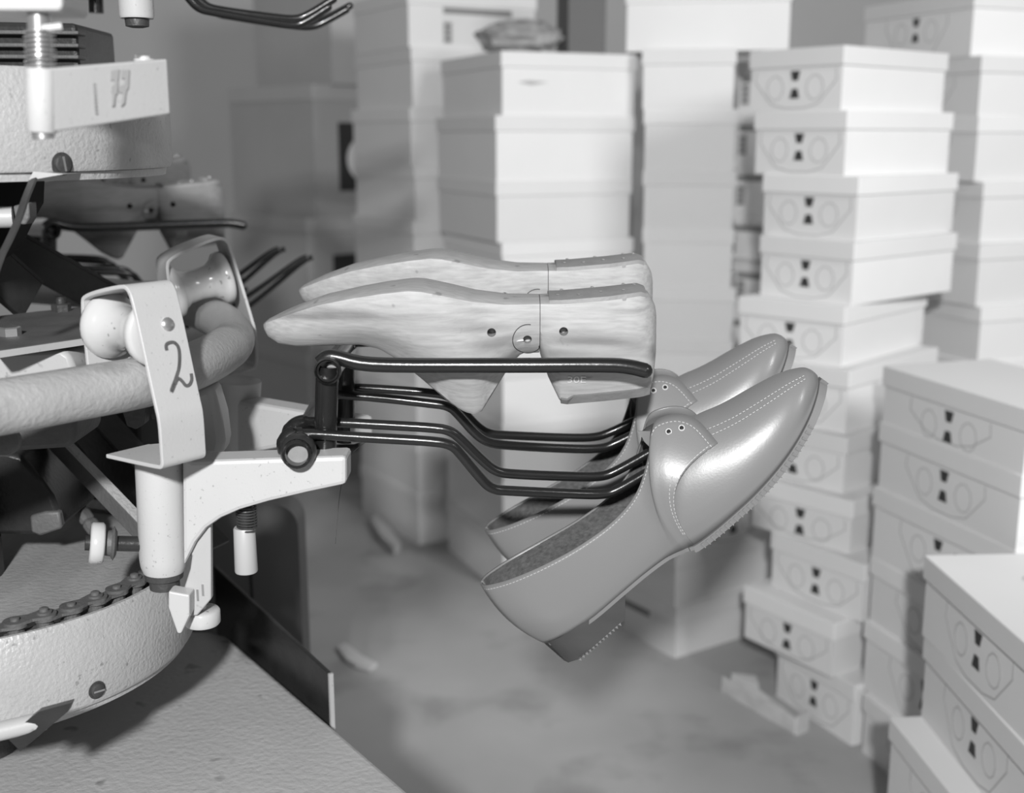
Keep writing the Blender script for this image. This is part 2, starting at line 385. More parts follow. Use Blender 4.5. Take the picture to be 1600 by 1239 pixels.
# ------------------------------------------------------------------ machine table, guard, cabinet
TZ = .44
t = thing('machine_table', 'grey hammered metal machine table in the lower left', 'table', (-.45, .85, 0))
e0, e1 = atz(352, 992, TZ), atz(640, 1239, TZ); ed = (e1-e0).normalized()
P = [e0, e0+ed*.02, e1, e1+ed*.3, Vector((-1.0, .45, TZ)), Vector((-1.0, e0.y+.02, TZ)), e0+Vector((-.06, .012, 0)), e0+Vector((-.02, .010, 0))]
mesh('table_top', *extr([p-Vector((0, 0, .02)) for p in P], (0, 0, .02)), table_m, t, smooth=False, bevel=.004)
mesh('pedestal', *boxg((-.55, .85, (TZ-.02)/2), (.4, .4, TZ-.02)), cab_m, t, smooth=False, bevel=.01)
t = thing('guard_plate', 'dark upright guard plate along the machine table edge', 'plate', atz(430, 1050, .4))
nrm = Vector((ed.y, -ed.x, 0));  nrm = nrm if nrm.x > 0 else -nrm
off = nrm*.006
a0, a1 = atz(505, 1112, TZ)+off, e0-ed*.04+off
b0 = at(507, 1052, a0.y); b1 = at(342, 884, a1.y)
a0.z = .30; a1.z = .30
Pg = [a0, Vector((a0.x, a0.y, b0.z)), Vector((a1.x, a1.y, b1.z)), a1]
mesh('plate', *extr(Pg, nrm*.004), black_dull, t, smooth=False, bevel=.0006)
mesh('plate_lip', *extr([Vector((a0.x, a0.y, .30))+ed*.0002, Vector((a0.x, a0.y, b0.z))+ed*.0002, Vector((a0.x, a0.y, b0.z))+ed*.003, Vector((a0.x, a0.y, .30))+ed*.003], nrm*.004), enamel_grey, t, smooth=False)
mesh('support_foot', *boxg(((a0.x+a1.x)/2, (a0.y+a1.y)/2, .15), (.02, .02, .30)), black_dull, t, smooth=False)
t = thing('machine_cabinet', 'flat grey sheet-metal cabinet with rounded corner behind the machine table', 'cabinet', (-.5, 1.40, 0))
cr = at(466, 830, 1.38); ct = at(420, 788, 1.38).z; rr = .03
prof = [Vector((-.75, 1.38, 0)), Vector((cr.x, 1.38, 0))] + [Vector((cr.x-rr+rr*math.cos(q), 1.38, ct-rr+rr*math.sin(q))) for q in [k*math.pi/16 for k in range(9)]] + [Vector((-.75, 1.38, ct))]
mesh('body', *extr(prof, (0, .05, 0)), cab_m, t, ang=30)
mesh('door_seam', *boxg((at(392, 900, 1.379).x, 1.3795, .26), (.003, .001, .45)), rubber, t, smooth=False)
# ------------------------------------------------------------------ conveyor wheels
WC = Vector((-.452, .925, 0)); 
def wheel(name, label, zt, zb, R):
    t = thing(name, label, 'conveyor wheel', (WC.x, WC.y, zb))
    C = Vector((WC.x, WC.y, 0)); n = 96
    prof = [(zb, R-.012), (zb, R-.002), (zb+.004, R), (zt-.003, R), (zt, R-.002), (zt, R-.005), (zt-.008, R-.006)]
    mesh('rim_band', *lathe(prof, C, (0, 0, 1), n, cap=False), silver, t, ang=50)
    lip = [(zb-.006, R-.016), (zb-.006, R-.006), (zb-.0005, R-.005), (zb-.0005, R-.016)]
    mesh('lower_lip', *lathe(lip, C, (0, 0, 1), n, cap=False), silver, t, ang=50)
    mesh('deck', *lathe([(zb+.002, R-.012), (zt-.012, R-.007), (zt-.011, R-.03), (zt-.012, .01)], C, (0, 0, 1), n), dust, t)
    mesh('axle', *cyl(C+Vector((0, 0, zb-.097)), C+Vector((0, 0, zt+.02)), .03), iron, t)
    return t
def slot_screw(t, p, n, r, ang=0.0):
    n = Vector(n).normalized(); x, y = frame(n)
    s = mesh('slotted_screw', *lathe([(-.002, r*1.25), (.0004, r*1.25), (.0005, r), (.0022, r*.96), (.003, r*.7)], p, n, 24), iron, t, ang=30)
    dr = (x*math.cos(ang)+y*math.sin(ang)); pr = n.cross(dr)
    c = Vector(p)+n*.0031
    mesh('slot', *extr([c-dr*r*.8-pr*.0007, c+dr*r*.8-pr*.0007, c+dr*r*.8+pr*.0007, c-dr*r*.8+pr*.0007], n*.0003), steel, s, smooth=False)
LT, LB, LR = .608, .538, .182
low = wheel('conveyor_wheel', 'lower silver conveyor wheel with dusty deck, beside the machine table', LT, LB, LR)
def on_rim(px, py, R, zguess, it=30):
    """world point on the wheel rim seen at pixel column px"""
    best = None
    for k in range(2000):
        a = -math.pi*.75+math.pi*.8*k/2000; p = Vector((WC.x+R*math.cos(a), WC.y+R*math.sin(a), zguess))
        zc = p.y*CP-(p.z-CAMH)*SP; x = CX+FPX*p.x/zc
        if best is None or abs(x-px) < best[0]: best = (abs(x-px), p, a)
    p, a = best[1], best[2]; d = ray(px, py); p.z = CAMH+d.z*(p.y/d.y); return p, a
p, a = on_rim(152, 1078, LR, .545); slot_screw(low, p, (math.cos(a), math.sin(a), 0), .0055, .1)
UB = at(245, 262, .925).z; UT = UB+.068; UR = .185
up = wheel('conveyor_wheel', 'upper silver conveyor wheel behind the white arm numbered 77', UT, UB, UR)
p, a = on_rim(96, 256, UR, UB+.01); slot_screw(up, p, (math.cos(a), math.sin(a), 0), .0062, 1.45)
# tabs under the wheels
tabm = [(10, 1152), (32, 1174), (106, 1112), (112, 1098), (60, 1112)]
mesh('bracket_tab', *prism(tabm, .735, .741), black_dull, low, smooth=False)
mesh('tab_pipe', *cyl(at(-20, 1147, .735), at(70, 1126, .742), .0065), enamel_grey, low)
mesh('bracket_tab', *prism([(45, 282), (100, 272), (52, 268)], .80, .83), enamel_grey, up, smooth=False)
# roller chain on the lower wheel
ch = thing('roller_chain', 'greasy roller chain lying around the lower wheel rim', 'chain', (WC.x, WC.y, LT))
rc = LR-.016; lk = .0205/rc; k = 0; a = math.radians(-100); zt = LT-.009
link = pinm = None
plate = []
pitch = .0205
for i in range(25):
    th = 2*math.pi*i/25
pts = []
def fig8(z, hgt):
    P = []
    for s in (-1, 1):
        for j in range(11):
            q = -math.pi/2+math.pi*j/10
            P.append(Vector((s*(pitch/2+.0085*math.cos(q)), s*.0085*math.sin(q), z)))
        P.append(Vector((0, s*.0055, z)))
    return extr(P, (0, 0, hgt))
Vl, Fl = join(fig8(.0, .0022), fig8(.0105, .0022), cyl((-pitch/2, 0, -.0005), (-pitch/2, 0, .0105), .006, 12), cyl((pitch/2, 0, -.0005), (pitch/2, 0, .0105), .006, 12))
Vp, Fp = lathe([(.012, .0056), (.0142, .0056), (.0145, .0034), (.0166, .0032), (.0172, .002)], (0, 0, 0), (0, 0, 1), 14)
ml = mp = None; i = 0
while a < math.radians(40):
    c = Vector((WC.x+rc*math.cos(a), WC.y+rc*math.sin(a), zt+(.0022 if i % 2 else 0)))
    M = Matrix.Translation(c-Vector((WC.x, WC.y, LT))) @ Matrix.Rotation(a+math.pi/2, 4, 'Z')
    if ml is None:
        o1 = mesh('chain_link', Vl, Fl, iron_mid, ch, local=True, ang=30); ml = o1.data
        o2 = mesh('pin_head', Vp, Fp, iron_mid, o1, local=True, ang=40); mp = o2.data
        o2.location = (pitch/2, 0, 0)
    else:
        o1 = bpy.data.objects.new('chain_link', ml); COL.objects.link(o1); o1.parent = ch
        o2 = bpy.data.objects.new('pin_head', mp); COL.objects.link(o2); o2.parent = o1; o2.location = (pitch/2, 0, 0)
    o1.matrix_local = M; WM[o1.name] = wm(ch); WM[o2.name] = wm(ch)
    a += pitch/rc; i += 1
# ------------------------------------------------------------------ guide rail tube
RZ = .785
rp = [atz(x, y, RZ) for x, y in ((-330, 690), (-150, 660), (0, 636), (120, 615), (230, 595), (300, 573), (345, 550), (364, 532), (357, 512), (335, 496), (300, 482), (250, 471), (150, 458), (0, 446), (-200, 434))]
rail = tag(mesh('guide_rail', *sweep(spl(rp, 8), .0178, 24), silver_worn), 'thick bent tube rail that the grooved white rollers ride on', 'rail')
# ------------------------------------------------------------------ carrier brackets
def ribbon(path, width_dir, wd, nrm, th):
    """flat bent strap: path points, width vector, thickness along local normal in the bend plane"""
    P = [Vector(p) for p in path]; W = Vector(width_dir).normalized()*wd/2; rings = []
    for i, p in enumerate(P):
        t = (P[min(i+1, len(P)-1)]-P[max(i-1, 0)]).normalized(); n = t.cross(Vector(width_dir).normalized()).normalized()*th/2
        rings.append([p-W-n, p+W-n, p+W+n, p-W+n])
    return loft(rings)
def strap_unit(t, T, n, tv, prof, wdt, spool_c, sl, rf, rw, rivet=True):
    """strap in the plane (n, z) through T; prof: list of (radial, z)"""
    T = Vector(T); n = Vector(n).normalized(); tv = Vector(tv).normalized()
    path = chaikin([T+n*a+Vector((0, 0, z-T.z)) for a, z in prof], 3)
    mesh('strap', *ribbon(path, tv, wdt, n, .0028), enamel, t, ang=60, bevel=.0005)
    c = T+n*spool_c[0]+Vector((0, 0, spool_c[1]-T.z)); ax = spool_c[2] if len(spool_c) > 2 else n
    h = sl/2
    pr = [(-h, rf*.55), (-h, rf*.9), (-h+.0015, rf*.98), (-h+.004, rf), (-h+.008, rf*.96), (-h*.62, rf*.80), (-h*.4, rw*1.08), (0, rw), (h*.4, rw*1.08), (h*.62, rf*.80), (h-.008, rf*.96), (h-.004, rf), (h-.0015, rf*.98), (h, rf*.9), (h, rf*.55)]
    r = mesh('grooved_roller', *lathe(pr, c, ax, 40), porcelain, t, ang=50)
    mesh('roller_pin', *cyl(c-Vector(ax)*(h+.001), c+Vector(ax)*(h+.001), .004, 14), steel, r)
    return c
# near bracket -----------------------------------------------------
HY = .83
hub_t = at(249, 702, HY); hub_b = at(256, 890, HY)
nb = thing('carrier_bracket', 'near white carrier bracket whose strap is numbered 2', 'bracket', hub_b)
T = atz(222, 597, RZ); n = Vector((.80, -.60, 0)); tv = Vector((.60, .80, 0))
zf = hub_t.z+.0045
sc = strap_unit(nb, T, n, tv, [(-.036, .790), (-.038, .838), (-.034, .8445), (.009, .854), (.016, .853), (.021, .843), (.0375, .776), (.0405, .766), (.0405, .742), (.0405, zf+.001), (.034, zf), (-.022, zf-.0015)], .036, (-.007, .8215), .058, .0232, .0135)
# painted numeral 2 on the strap
def onplate(px, py):
    # intersect pixel ray with the outer plate (tilted plane, then the upright lower plane)
    d = ray(px, py); O = Vector((0, 0, CAMH))
    up_ = Vector((0, 0, 1)); sl = (n*(.021-.0375)+up_*(.843-.776)).normalized(); pn = tv.cross(sl); pn = pn if pn.dot(n) > 0 else -pn
    p0 = T+n*.0375+Vector((0, 0, .776-T.z))
    q = O+d*((p0-O).dot(pn)/d.dot(pn))
    if q.z < .770:
        p0 = T+n*.0405; q = O+d*((p0-O).dot(n)/d.dot(n)); return q, n
    return q, pn
two = [(258, 548), (257, 540), (262, 536), (270, 536), (276, 543), (278, 556), (277, 575), (272, 592), (266, 608), (266, 612), (271, 600), (276, 592), (282, 596), (288, 603), (294, 601), (297, 593), (296, 584)]
NP = [onplate(x, y) for x, y in two]
pl = []
sp_ = spl([q+pn*.0016 for q, pn in NP], 4)
for i in range(len(sp_)-1):
    a, b = sp_[i], sp_[i+1]; pn = NP[min(i//4, len(NP)-1)][1]; s = (b-a).cross(pn).normalized()*.00115
    if (b-a).length > 1e-6: pl.append(extr([a-s, b-s, b+s, a+s], pn*.0004))
rv, rn = onplate(260, 507)
mesh('rivet', *lathe([(-.002, .0047), (.0022, .0047), (.0034, .0036), (.0038, .001)], rv, rn, 16), steel, nb)
mesh('painted_numeral', *join(*pl), iron_mid, nb, smooth=False)
# hub
hr = .0172
mesh('hub', *lathe([(-.001, hr*.6), (-.001, hr*.86), (.004, hr*.96), (.010, hr), ((hub_t-hub_b).length-.006, hr*1.02), ((hub_t-hub_b).length, hr*.98)], hub_b, hub_t-hub_b, 36), enamel, nb, ang=50)
mesh('hub_cap', *lathe([(-.006, hr*.8), (-.001, hr*.84), (0, hr*.7)], hub_b, (0, 0, 1), 30), iron, nb)
mesh('hub_pin', *cyl(hub_b-Vector((0, 0, .014)), hub_b, .011), iron, nb)
arm = [(284, 712), (300, 721), (420, 717), (541, 713), (541, 757), (480, 770), (420, 784), (375, 797), (345, 810), (322, 826), (305, 848), (286, 886)]
mesh('cast_arm', *prism(arm, HY-.012, HY+.016), enamel, nb, smooth=False, bevel=.003)
web = [(284, 640), (300, 612), (330, 600), (345, 650), (350, 690), (345, 716), (290, 716)]
mesh('arm_web', *prism(web, HY+.045, HY+.075), enamel_grey, nb, ang=60, bevel=.006)
# left axle and white disc roller
c0, c1 = at(225, 850, HY-.004), at(140, 848, HY-.017)
ax = (c1-c0).normalized()
mesh('axle', *cyl(c0, c1+ax*.003, .0056), black_dull, nb)
mesh('collar', *lathe([(0, .009), (.002, .0125), (.004, .0095), (.011, .0085)], at(182, 849, HY-.0105), ax, 20), iron_mid, nb)
mesh('disc_roller', *lathe([(0, .006), (0, .0135), (.0015, .0152), (.0085, .0152), (.010, .0138), (.010, .006)], at(163, 849, HY-.0135), ax, 36), porcelain, nb, ang=50)
# lower lever, lug and small roller
lever = [(287, 850), (322, 824), (329, 812), (330, 936), (308, 962), (296, 963), (296, 925), (287, 920), (297, 890), (300, 868)]
mesh('lever_plate', *prism(lever, HY-.004, HY+.003), enamel_grey, nb, ang=30, bevel=.001)
for px, py in ((309, 930), (317, 922)):
    c = at(px, py, HY-.0043); mesh('slot_mark', *boxg(c, (.0016, .0006, .009)), steel, nb, smooth=False)
lug = [(263, 924), (284, 928), (296, 930), (296, 962), (283, 990), (277, 990), (263, 950)]
mesh('guide_lug', *prism(lug, HY-.018, HY-.004), enamel, nb, smooth=False, bevel=.0012)
wr = at(316, 962, HY+.012)
mesh('disc_roller', *lathe([(-.0065, .006), (-.0065, .0125), (-.005, .0135), (.004, .0135), (.0055, .0122), (.0055, .005)], wr, (0, 0, 1), 32), porcelain, nb, ang=50)
mesh('roller_bolt', *cyl(wr-Vector((0, 0, .010)), wr+Vector((0, 0, .012)), .0035), steel, nb)
# spring plunger under the arm
sx = at(385, 800, HY+.012); sb = at(385, 893, HY+.012)
sl = thing('spring_plunger', 'pale sleeve on a coil spring hanging under the near arm', 'plunger', sb)
mesh('stem', *cyl(sb+Vector((0, 0, .01)), sx+Vector((0, 0, .012)), .005), iron, sl)
hel = [Vector((sx.x+.0072*math.cos(q), sx.y+.0072*math.sin(q), sx.z+.006-(.0022/(2*math.pi))*q)) for q in [k*math.pi/7 for k in range(14*9)]]
mesh('coil_spring', *sweep(hel, .0008, 6), iron, sl)
mesh('sleeve', *lathe([(0, .006), (0, .0082), (.001, .0086), (.034, .0080), (.035, .0074), (.035, .005)], sb, (0, 0, 1), 28), plastic, sl, ang=50)
# far bracket ------------------------------------------------------
FY = 1.05
fh = at(370, 594, FY); fhb = at(366, 700, FY)
fb = thing('carrier_bracket', 'far white carrier bracket with roller above the tube bend', 'bracket', fhb)
T2 = atz(338, 500, RZ); n2 = Vector((.86, .51, 0)); tv2 = Vector((-.51, .86, 0))
zf2 = fh.z+.003
strap_unit(fb, T2, n2, tv2, [(-.040, .788), (-.048, .837), (-.043, .847), (-.001, .862), (.008, .860), (.012, .849), (.029, .783), (.031, .772), (.031, zf2+.004), (.025, zf2), (-.012, zf2-.003)], .036, (-.015, .819, (n2+Vector((0, 0, .22))).normalized()), .056, .0245, .014)
mesh('hub', *lathe([(0, .020), ((fh-fhb).length, .022)], fhb, fh-fhb, 32), enamel_grey, fb)
ra = at(570, 652, .965); rb = fh.copy(); rb.z = ra.z
d = (ra-rb); d.z = 0; dl = d.length; d.normalize(); sd = Vector((d.y, -d.x, 0))
PA = [(0.0, .0), (dl, .0), (dl, -.021), (dl*.5, -.033), (0, -.055)]
mesh('cast_arm', *extr([rb+d*u+Vector((0, 0, v))-sd*.012 for u, v in PA], sd*.026), enamel, fb, smooth=False, bevel=.004)
# ------------------------------------------------------------------ rod hanger
PY = .848
hg = thing('rod_hanger', 'black rod hanger carrying the two lasts and the pair of shoes', 'hanger', at(507, 719, PY))
pb, pt = at(507, 719, PY), at(512, 572, PY)
mesh('post', *cyl(pb, pt, .0084, 24), black, hg)
pb2 = Vector((at(540, 690, .962).x, .962, at(540, 690, .962).z)); pt2 = at(540, 540, .962)
mesh('post', *cyl(pb2, pt2, .0078, 20), black, hg)
u0, u1 = at(512, 580, PY-.013), at(541, 545, .975)
mesh('upper_cross_tube', *pipe(u0, u1, .0088, .0066, .02), black, hg)
mesh('weld_bead', *lathe([(-.002, .0086), (0, .0098), (.003, .0098), (.005, .0086)], u0, u1-u0, 18, cap=False), black_dull, hg)
mesh('tube_plug', *cyl(u0+(u1-u0).normalized()*.009, u0+(u1-u0).normalized()*.013, .0067), plug, hg)
l0, l1 = at(463, 711, .802), at(500, 640, .985)
mesh('lower_cross_tube', *pipe(l0, l1, .0102, .0080, .02), black, hg)
mesh('weld_bead', *lathe([(.006, .0104), (.009, .0125), (.015, .0130), (.020, .0104)], l0, l1-l0, 18, cap=False), black_dull, hg)
mesh('tube_plug', *cyl(l0+(l1-l0).normalized()*.011, l0+(l1-l0).normalized()*.015, .0081), plug, hg)
def rod(name, pts, Y, r, Y2=None, it=3):
    P = chaikin([at(x, y, Y+(Y2-Y)*min(1, max(0, (x-700)/250)) if Y2 else Y) for x, y in pts], it)
    R = [r]*len(P)
    e = (P[-1]-P[-2]).normalized(); P += [P[-1]+e*r*.5, P[-1]+e*r*.85, P[-1]+e*r]; R += [r*.87, r*.5, r*.05]
    return mesh(name, *sweep(P, R, 16), black, hg, ang=60)
rod('upper_rod', [(500, 566), (512, 556), (530, 559), (560, 568), (610, 571), (800, 571), (955, 570), (985, 573), (1008, 579)], PY-.004, .0056)
rod('upper_rod', [(528, 536), (545, 532), (700, 530), (955, 530), (985, 533), (1000, 537)], 1.005, .0056)
R1 = [(453, 700), (456, 682), (478, 677), (560, 683), (672, 689), (706, 694), (722, 712), (748, 744), (768, 765), (798, 767), (900, 772), (945, 773), (968, 764), (1012, 738)]
R2 = [(492, 660), (530, 660), (600, 664), (672, 668), (704, 672), (724, 690), (752, 718), (774, 737), (800, 741), (900, 745), (940, 745), (962, 737), (1015, 707)]
R3 = [(520, 616), (600, 622), (668, 630), (702, 634), (718, 650), (742, 678), (762, 692), (790, 696), (880, 701), (938, 702), (962, 693), (1010, 668)]
R4 = [(525, 604), (600, 608), (668, 613), (702, 618), (722, 640), (745, 666), (764, 678), (790, 680), (880, 684), (930, 684), (958, 674), (1010, 648)]
rod('shoe_rod', R1, .836, .0038, .874); rod('shoe_rod', R2, .868, .0038, .896); rod('shoe_rod', R3, .945, .0038, .982); rod('shoe_rod', R4, .975, .0038, 1.004)
mesh('rod_knuckle', *sweep(spl([at(448, 706, .828), at(446, 690, .83), at(455, 679, .833), at(472, 676, .836)], 5), [.0065]*6+[.006]*6+[.0042]*4, 12), black, hg)
mesh('rod_knuckle', *sweep(spl([at(452, 690, .85), at(455, 672, .855), at(470, 661, .86), at(500, 659, .868)], 5), [.0065]*6+[.006]*6+[.0042]*4, 12), black, hg)
# ------------------------------------------------------------------ lasts
LY = .888
topP = [(403, 513), (412, 507), (450, 491), (500, 474), (560, 461), (600, 454), (640, 449), (660, 450), (700, 458), (740, 467), (790, 473), (843, 473), (880, 472), (950, 466), (1000, 460), (1016, 465), (1026, 480), (1030, 500)]
botF = [(403, 516), (412, 531), (430, 542), (460, 546), (520, 544), (560, 543), (590, 550), (620, 568), (660, 601), (700, 636), (725, 651), (740, 655), (752, 650), (762, 634), (790, 588), (808, 564), (816, 557), (844, 556)]
botH = [(844, 556), (849, 572), (858, 596), (876, 633), (884, 635), (940, 630), (1000, 624), (1018, 620), (1024, 600), (1029, 560), (1030, 530)]
wid = [(403, .0), (405, .006), (412, .012), (430, .018), (460, .024), (520, .031), (600, .0375), (650, .039), (700, .036), (760, .030), (843, .026), (900, .028), (950, .0285), (1000, .025), (1016, .018), (1025, .010), (1030, .002)]
wcone = [(403, .6), (520, .55), (590, .42), (640, .30), (760, .28), (830, .5), (900, .42), (1000, .45), (1030, .7)]
def lw(px): return interp(px, wid) if px < 975 else .0270*math.sqrt(max(.0004, 1-((px-975)/55)**2.4))
def sect(px, bot):
    zt, zb = interp(px, topP), interp(px, bot); w_ = lw(px); k = interp(px, wcone)
    a, b = at(px, zt, LY-.02), at(px, zb, LY-.02)
    half = [(0, 1.0), (.5, 1.0), (.88, .998), (.985, .99), (1.0, .955), (.99, .72), (.93, .48), (.80*(1-k)*.5+.84*k+.12, .26), (k*.95+.03, .10), (k*.8, .03), (k*.45, .0), (0, .0)]
    pts = []
    cr = min(.0035, w_*.12)
    for s, (u, v) in [(-1, q) for q in half] + [(1, q) for q in half[-2:0:-1]]:
        z = b.z+(a.z-b.z)*v + (cr*(1-u*u) if v > .9 else 0)
        pts.append(Vector((a.x+(b.x-a.x)*(1-v), LY+s*u*w_, z)))
    return pts
def last_x(lo, hi, n): return [lo+(hi-lo)*i/n for i in range(n+1)]
ls = thing('shoe_last', 'near maple shoe last lying sole up, toe to the left', 'shoe last', at(700, 560, LY))
xs = [403, 404, 406, 409, 413] + last_x(418, 843.2, 70)
fore = mesh('fore_part', *loft([sect(x, botF) for x in xs]), wood, ls, ang=33)
xs = last_x(844.2, 878, 10) + last_x(884, 1012, 20) + [1016, 1019, 1022, 1024.5, 1026.5, 1028, 1029, 1029.7, 1030]
heelp = mesh('heel_part', *loft([sect(x, botH) for x in xs]), wood, ls, ang=33)
def ysurf(px, f=.55): return LY-interp(px, wid)
cuts = []
for (px, py, r) in ((768, 520, .0033), (881, 519, .0033)):
    c = at(px, py, LY-.03); cuts.append(cyl((c.x, LY-.06, c.z), (c.x, LY-.012, c.z), r, 18))
boolcut(fore, cuts[:1]); boolcut(heelp, cuts[1:])
def last_y(px, py, bot):
    a, b = interp(px, topP), interp(px, bot); v = (b-py)/(b-a); w_ = lw(px); k = interp(px, wcone)
    return LY-w_*interp(v, [(0, k*.45), (.03, k*.8), (.10, k*.95+.03), (.26, .80*(1-k)*.5+.84*k+.12), (.48, .93), (.72, .99), (.955, 1.0)])
arc = []
for q in range(80, 335, 6):
    px, py = 825+24*math.cos(math.radians(q)), 530-25*math.sin(math.radians(q))
    px = min(px, 842.5); p = at(px, py, LY-.02); arc.append(Vector((p.x, last_y(px, min(py, 552), botF)-.0001, p.z)))
mesh('hinge_seam', *sweep(arc, .0003, 6), rubber, ls)
p = at(824, 530, LY-.02); boolcut(fore, [cyl((p.x, LY-.06, p.z), (p.x, LY-.010, p.z), .0033, 18)])
arc = [at(x, y, LY-.02) for x, y in ((806, 532), (818, 531))]
mesh('hinge_wedge', *sweep([Vector((p.x, last_y(812, 531, botF)-.0001, p.z)) for p in arc], .0007, 6), mk('pale_wedge', .62, .6), ls)
# heel plate on the sole side and a thick leather lift on the cone end
def plate_ring(px, zo, kk):
    zt = interp(px, topP); a = at(px, zt, LY-.02); w_ = lw(px)*kk
    return [Vector((a.x, LY+s*w_, a.z+zo+.0033*(1-(s*kk)**2))) for s in (-1, -.8, -.4, 0, .4, .8, 1)]
V, F = [], []
xs = last_x(858, 1000, 14)+[1006, 1010]
rt = [plate_ring(x, .0022, .97) for x in xs]; rb_ = [plate_ring(x, -.0025, .99) for x in xs]
V, F = loft([t_+b_[::-1] for t_, b_ in zip(rt, rb_)])
hp = mesh('heel_plate', V, F, leather_plate, ls, ang=40)
nail = None
for px, s in ((872, -.5), (905, -.6), (940, -.5), (975, -.6), (880, .5), (930, .6), (980, .5), (995, 0)):
    zt = interp(px, topP); a = at(px, zt, LY-.02); w_ = interp(px, wid)
    p = Vector((a.x, LY+s*w_, a.z+.0022+.0033*(1-s*s)))
    mesh('nail_head', *lathe([(0, .0014), (.0006, .0013), (.0009, .0005)], p, (0, 0, 1), 8), steel, hp)
xs = last_x(877, 1018, 14); 
def lift(px):
    zb = interp(px, botH); b = at(px, zb, LY-.02); w_ = interp(px, wid)*interp(px, wcone)*.98
    b2 = at(px, zb-(13 if px > 890 else 8), LY-.02)
    return [Vector((b.x, LY-w_, b.z-.0004)), Vector((b2.x, LY-w_*1.32-.002, b2.z)), Vector((b2.x, LY+w_*1.32+.002, b2.z)), Vector((b.x, LY+w_, b.z-.0004))]
mesh('heel_lift', *loft([lift(x) for x in xs]), leather_plate, ls, smooth=False)
# stamped size mark
def text_mesh(s, size):
    cu = bpy.data.curves.new('txt', 'FONT'); cu.body = s; cu.size = size; cu.extrude = .0002
    o = bpy.data.objects.new('txt', cu); COL.objects.link(o)
    dg = bpy.context.evaluated_depsgraph_get(); m = bpy.data.meshes.new_from_object(o.evaluated_get(dg))
    V = [v.co.copy() for v in m.vertices]; F = [tuple(p.vertices) for p in m.polygons]
    bpy.data.objects.remove(o); return V, F
V, F = text_mesh('30E', .0078); c = at(886, 601, LY-.025)
zt_, zb_ = at(900, 470, LY-.02).z, at(900, 633, LY-.02).z
def surf_y(z):
    v = (z-zb_)/(zt_-zb_); w_ = interp(900, wid); k = interp(900, wcone)
    return LY-w_*interp(v, [(0, k*.45), (.03, k*.8), (.10, k*.95+.03), (.26, .80*(1-k)*.5+.84*k+.12), (.48, .93), (.7, .985)])
V = [Vector((c.x+v.x*1.25, surf_y(c.z+v.y)-.0006-v.z, c.z+v.y)) for v in V]
mesh('stamped_size', V, F, mk('chalky_stamp', .66, .7), ls, smooth=False)
M2 = Matrix.Translation((.009, .104, .013))
dup(ls, M2, 'far maple shoe last lying sole up behind the near one, with dark stains', 'shoe_last', wood_stained)
# ------------------------------------------------------------------ shoes
SY = .886
def sp2(P): return Vector((at(P[0], P[1], SY).x, 0, at(P[0], P[1], SY).z))
# section: bottom px, top px, bottom half width, bulge, rim half width, bow (px)
Q = [((843, 994), (752, 910), .003, .004, .003, 11), ((846, 993), (755, 908), .010, .012, .008, 11), ((855, 988), (766, 903), .0185, .0215, .0145, 10), ((880, 971), (800, 887), .026, .0295, .0235, 7), ((920, 943), (850, 862), .029, .032, .0285, 3),
     ((965, 905), (905, 831), .029, .032, .0295, 1), ((1000, 876), (955, 794), .0285, .032, .029, 2), ((1030, 853), (989, 752), .029, .034, .0285, 5), ((1045, 843), (1008, 700), .031, .037, .024, 12), ((1055, 837), (1015, 663), .033, .039, .0165, 24),
     ((1060, 834), (1027, 648), .034, .040, .013, 32), ((1066, 831), (1058, 641), .0345, .0405, .0125, 42), ((1070, 829), (1086, 650), .035, .041, .0165, 49), ((1073, 828), (1112, 678), .0355, .041, .029, 52)]
VQ = [((1040, 845), (1030, 690), .030, .034, 0, 10), ((1058, 836), (1062, 664), .034, .0385, 0, 14), ((1078, 825), (1092, 646), .0355, .0402, 0, 12), ((1105, 803), (1120, 634), .0375, .0412, 0, 6), ((1130, 780), (1144, 622), .039, .0415, 0, 0), ((1160, 752), (1172, 606), .0395, .0405, 0, -3), ((1190, 721), (1200, 591), .038, .038, 0, -4),
      ((1215, 692), (1222, 581), .035, .034, 0, -4), ((1237, 663), (1242, 575.5), .030, .028, 0, -3), ((1255, 637), (1256, 574), .0225, .020, 0, -2), ((1268, 615), (1266, 577), .014, .012, 0, -1), ((1275, 602), (1272, 581), .007, .006, 0, 0), ((1279, 594), (1277, 586), .001, .001, 0, 0)]
def dens(L, k):
    out = []
    for i in range(len(L)-1):
        a, b, c, d = [L[min(max(i+q, 0), len(L)-1)] for q in (-1, 0, 1, 2)]
        fl = lambda q: [q[0][0], q[0][1], q[1][0], q[1][1], q[2], q[3], q[4], q[5]]
        a, b, c, d = map(fl, (a, b, c, d))
        for j in range(k):
            t = j/k
            v = [.5*((2*B)+(C-A)*t+(2*A-5*B+4*C-D)*t*t+(3*B-A-3*C+D)*t**3) for A, B, C, D in zip(a, b, c, d)]
            out.append(((v[0], v[1]), (v[2], v[3]), max(v[4], .0005), max(v[5], .0005), max(v[6], 0), v[7]))
    out.append(L[-1]); return out
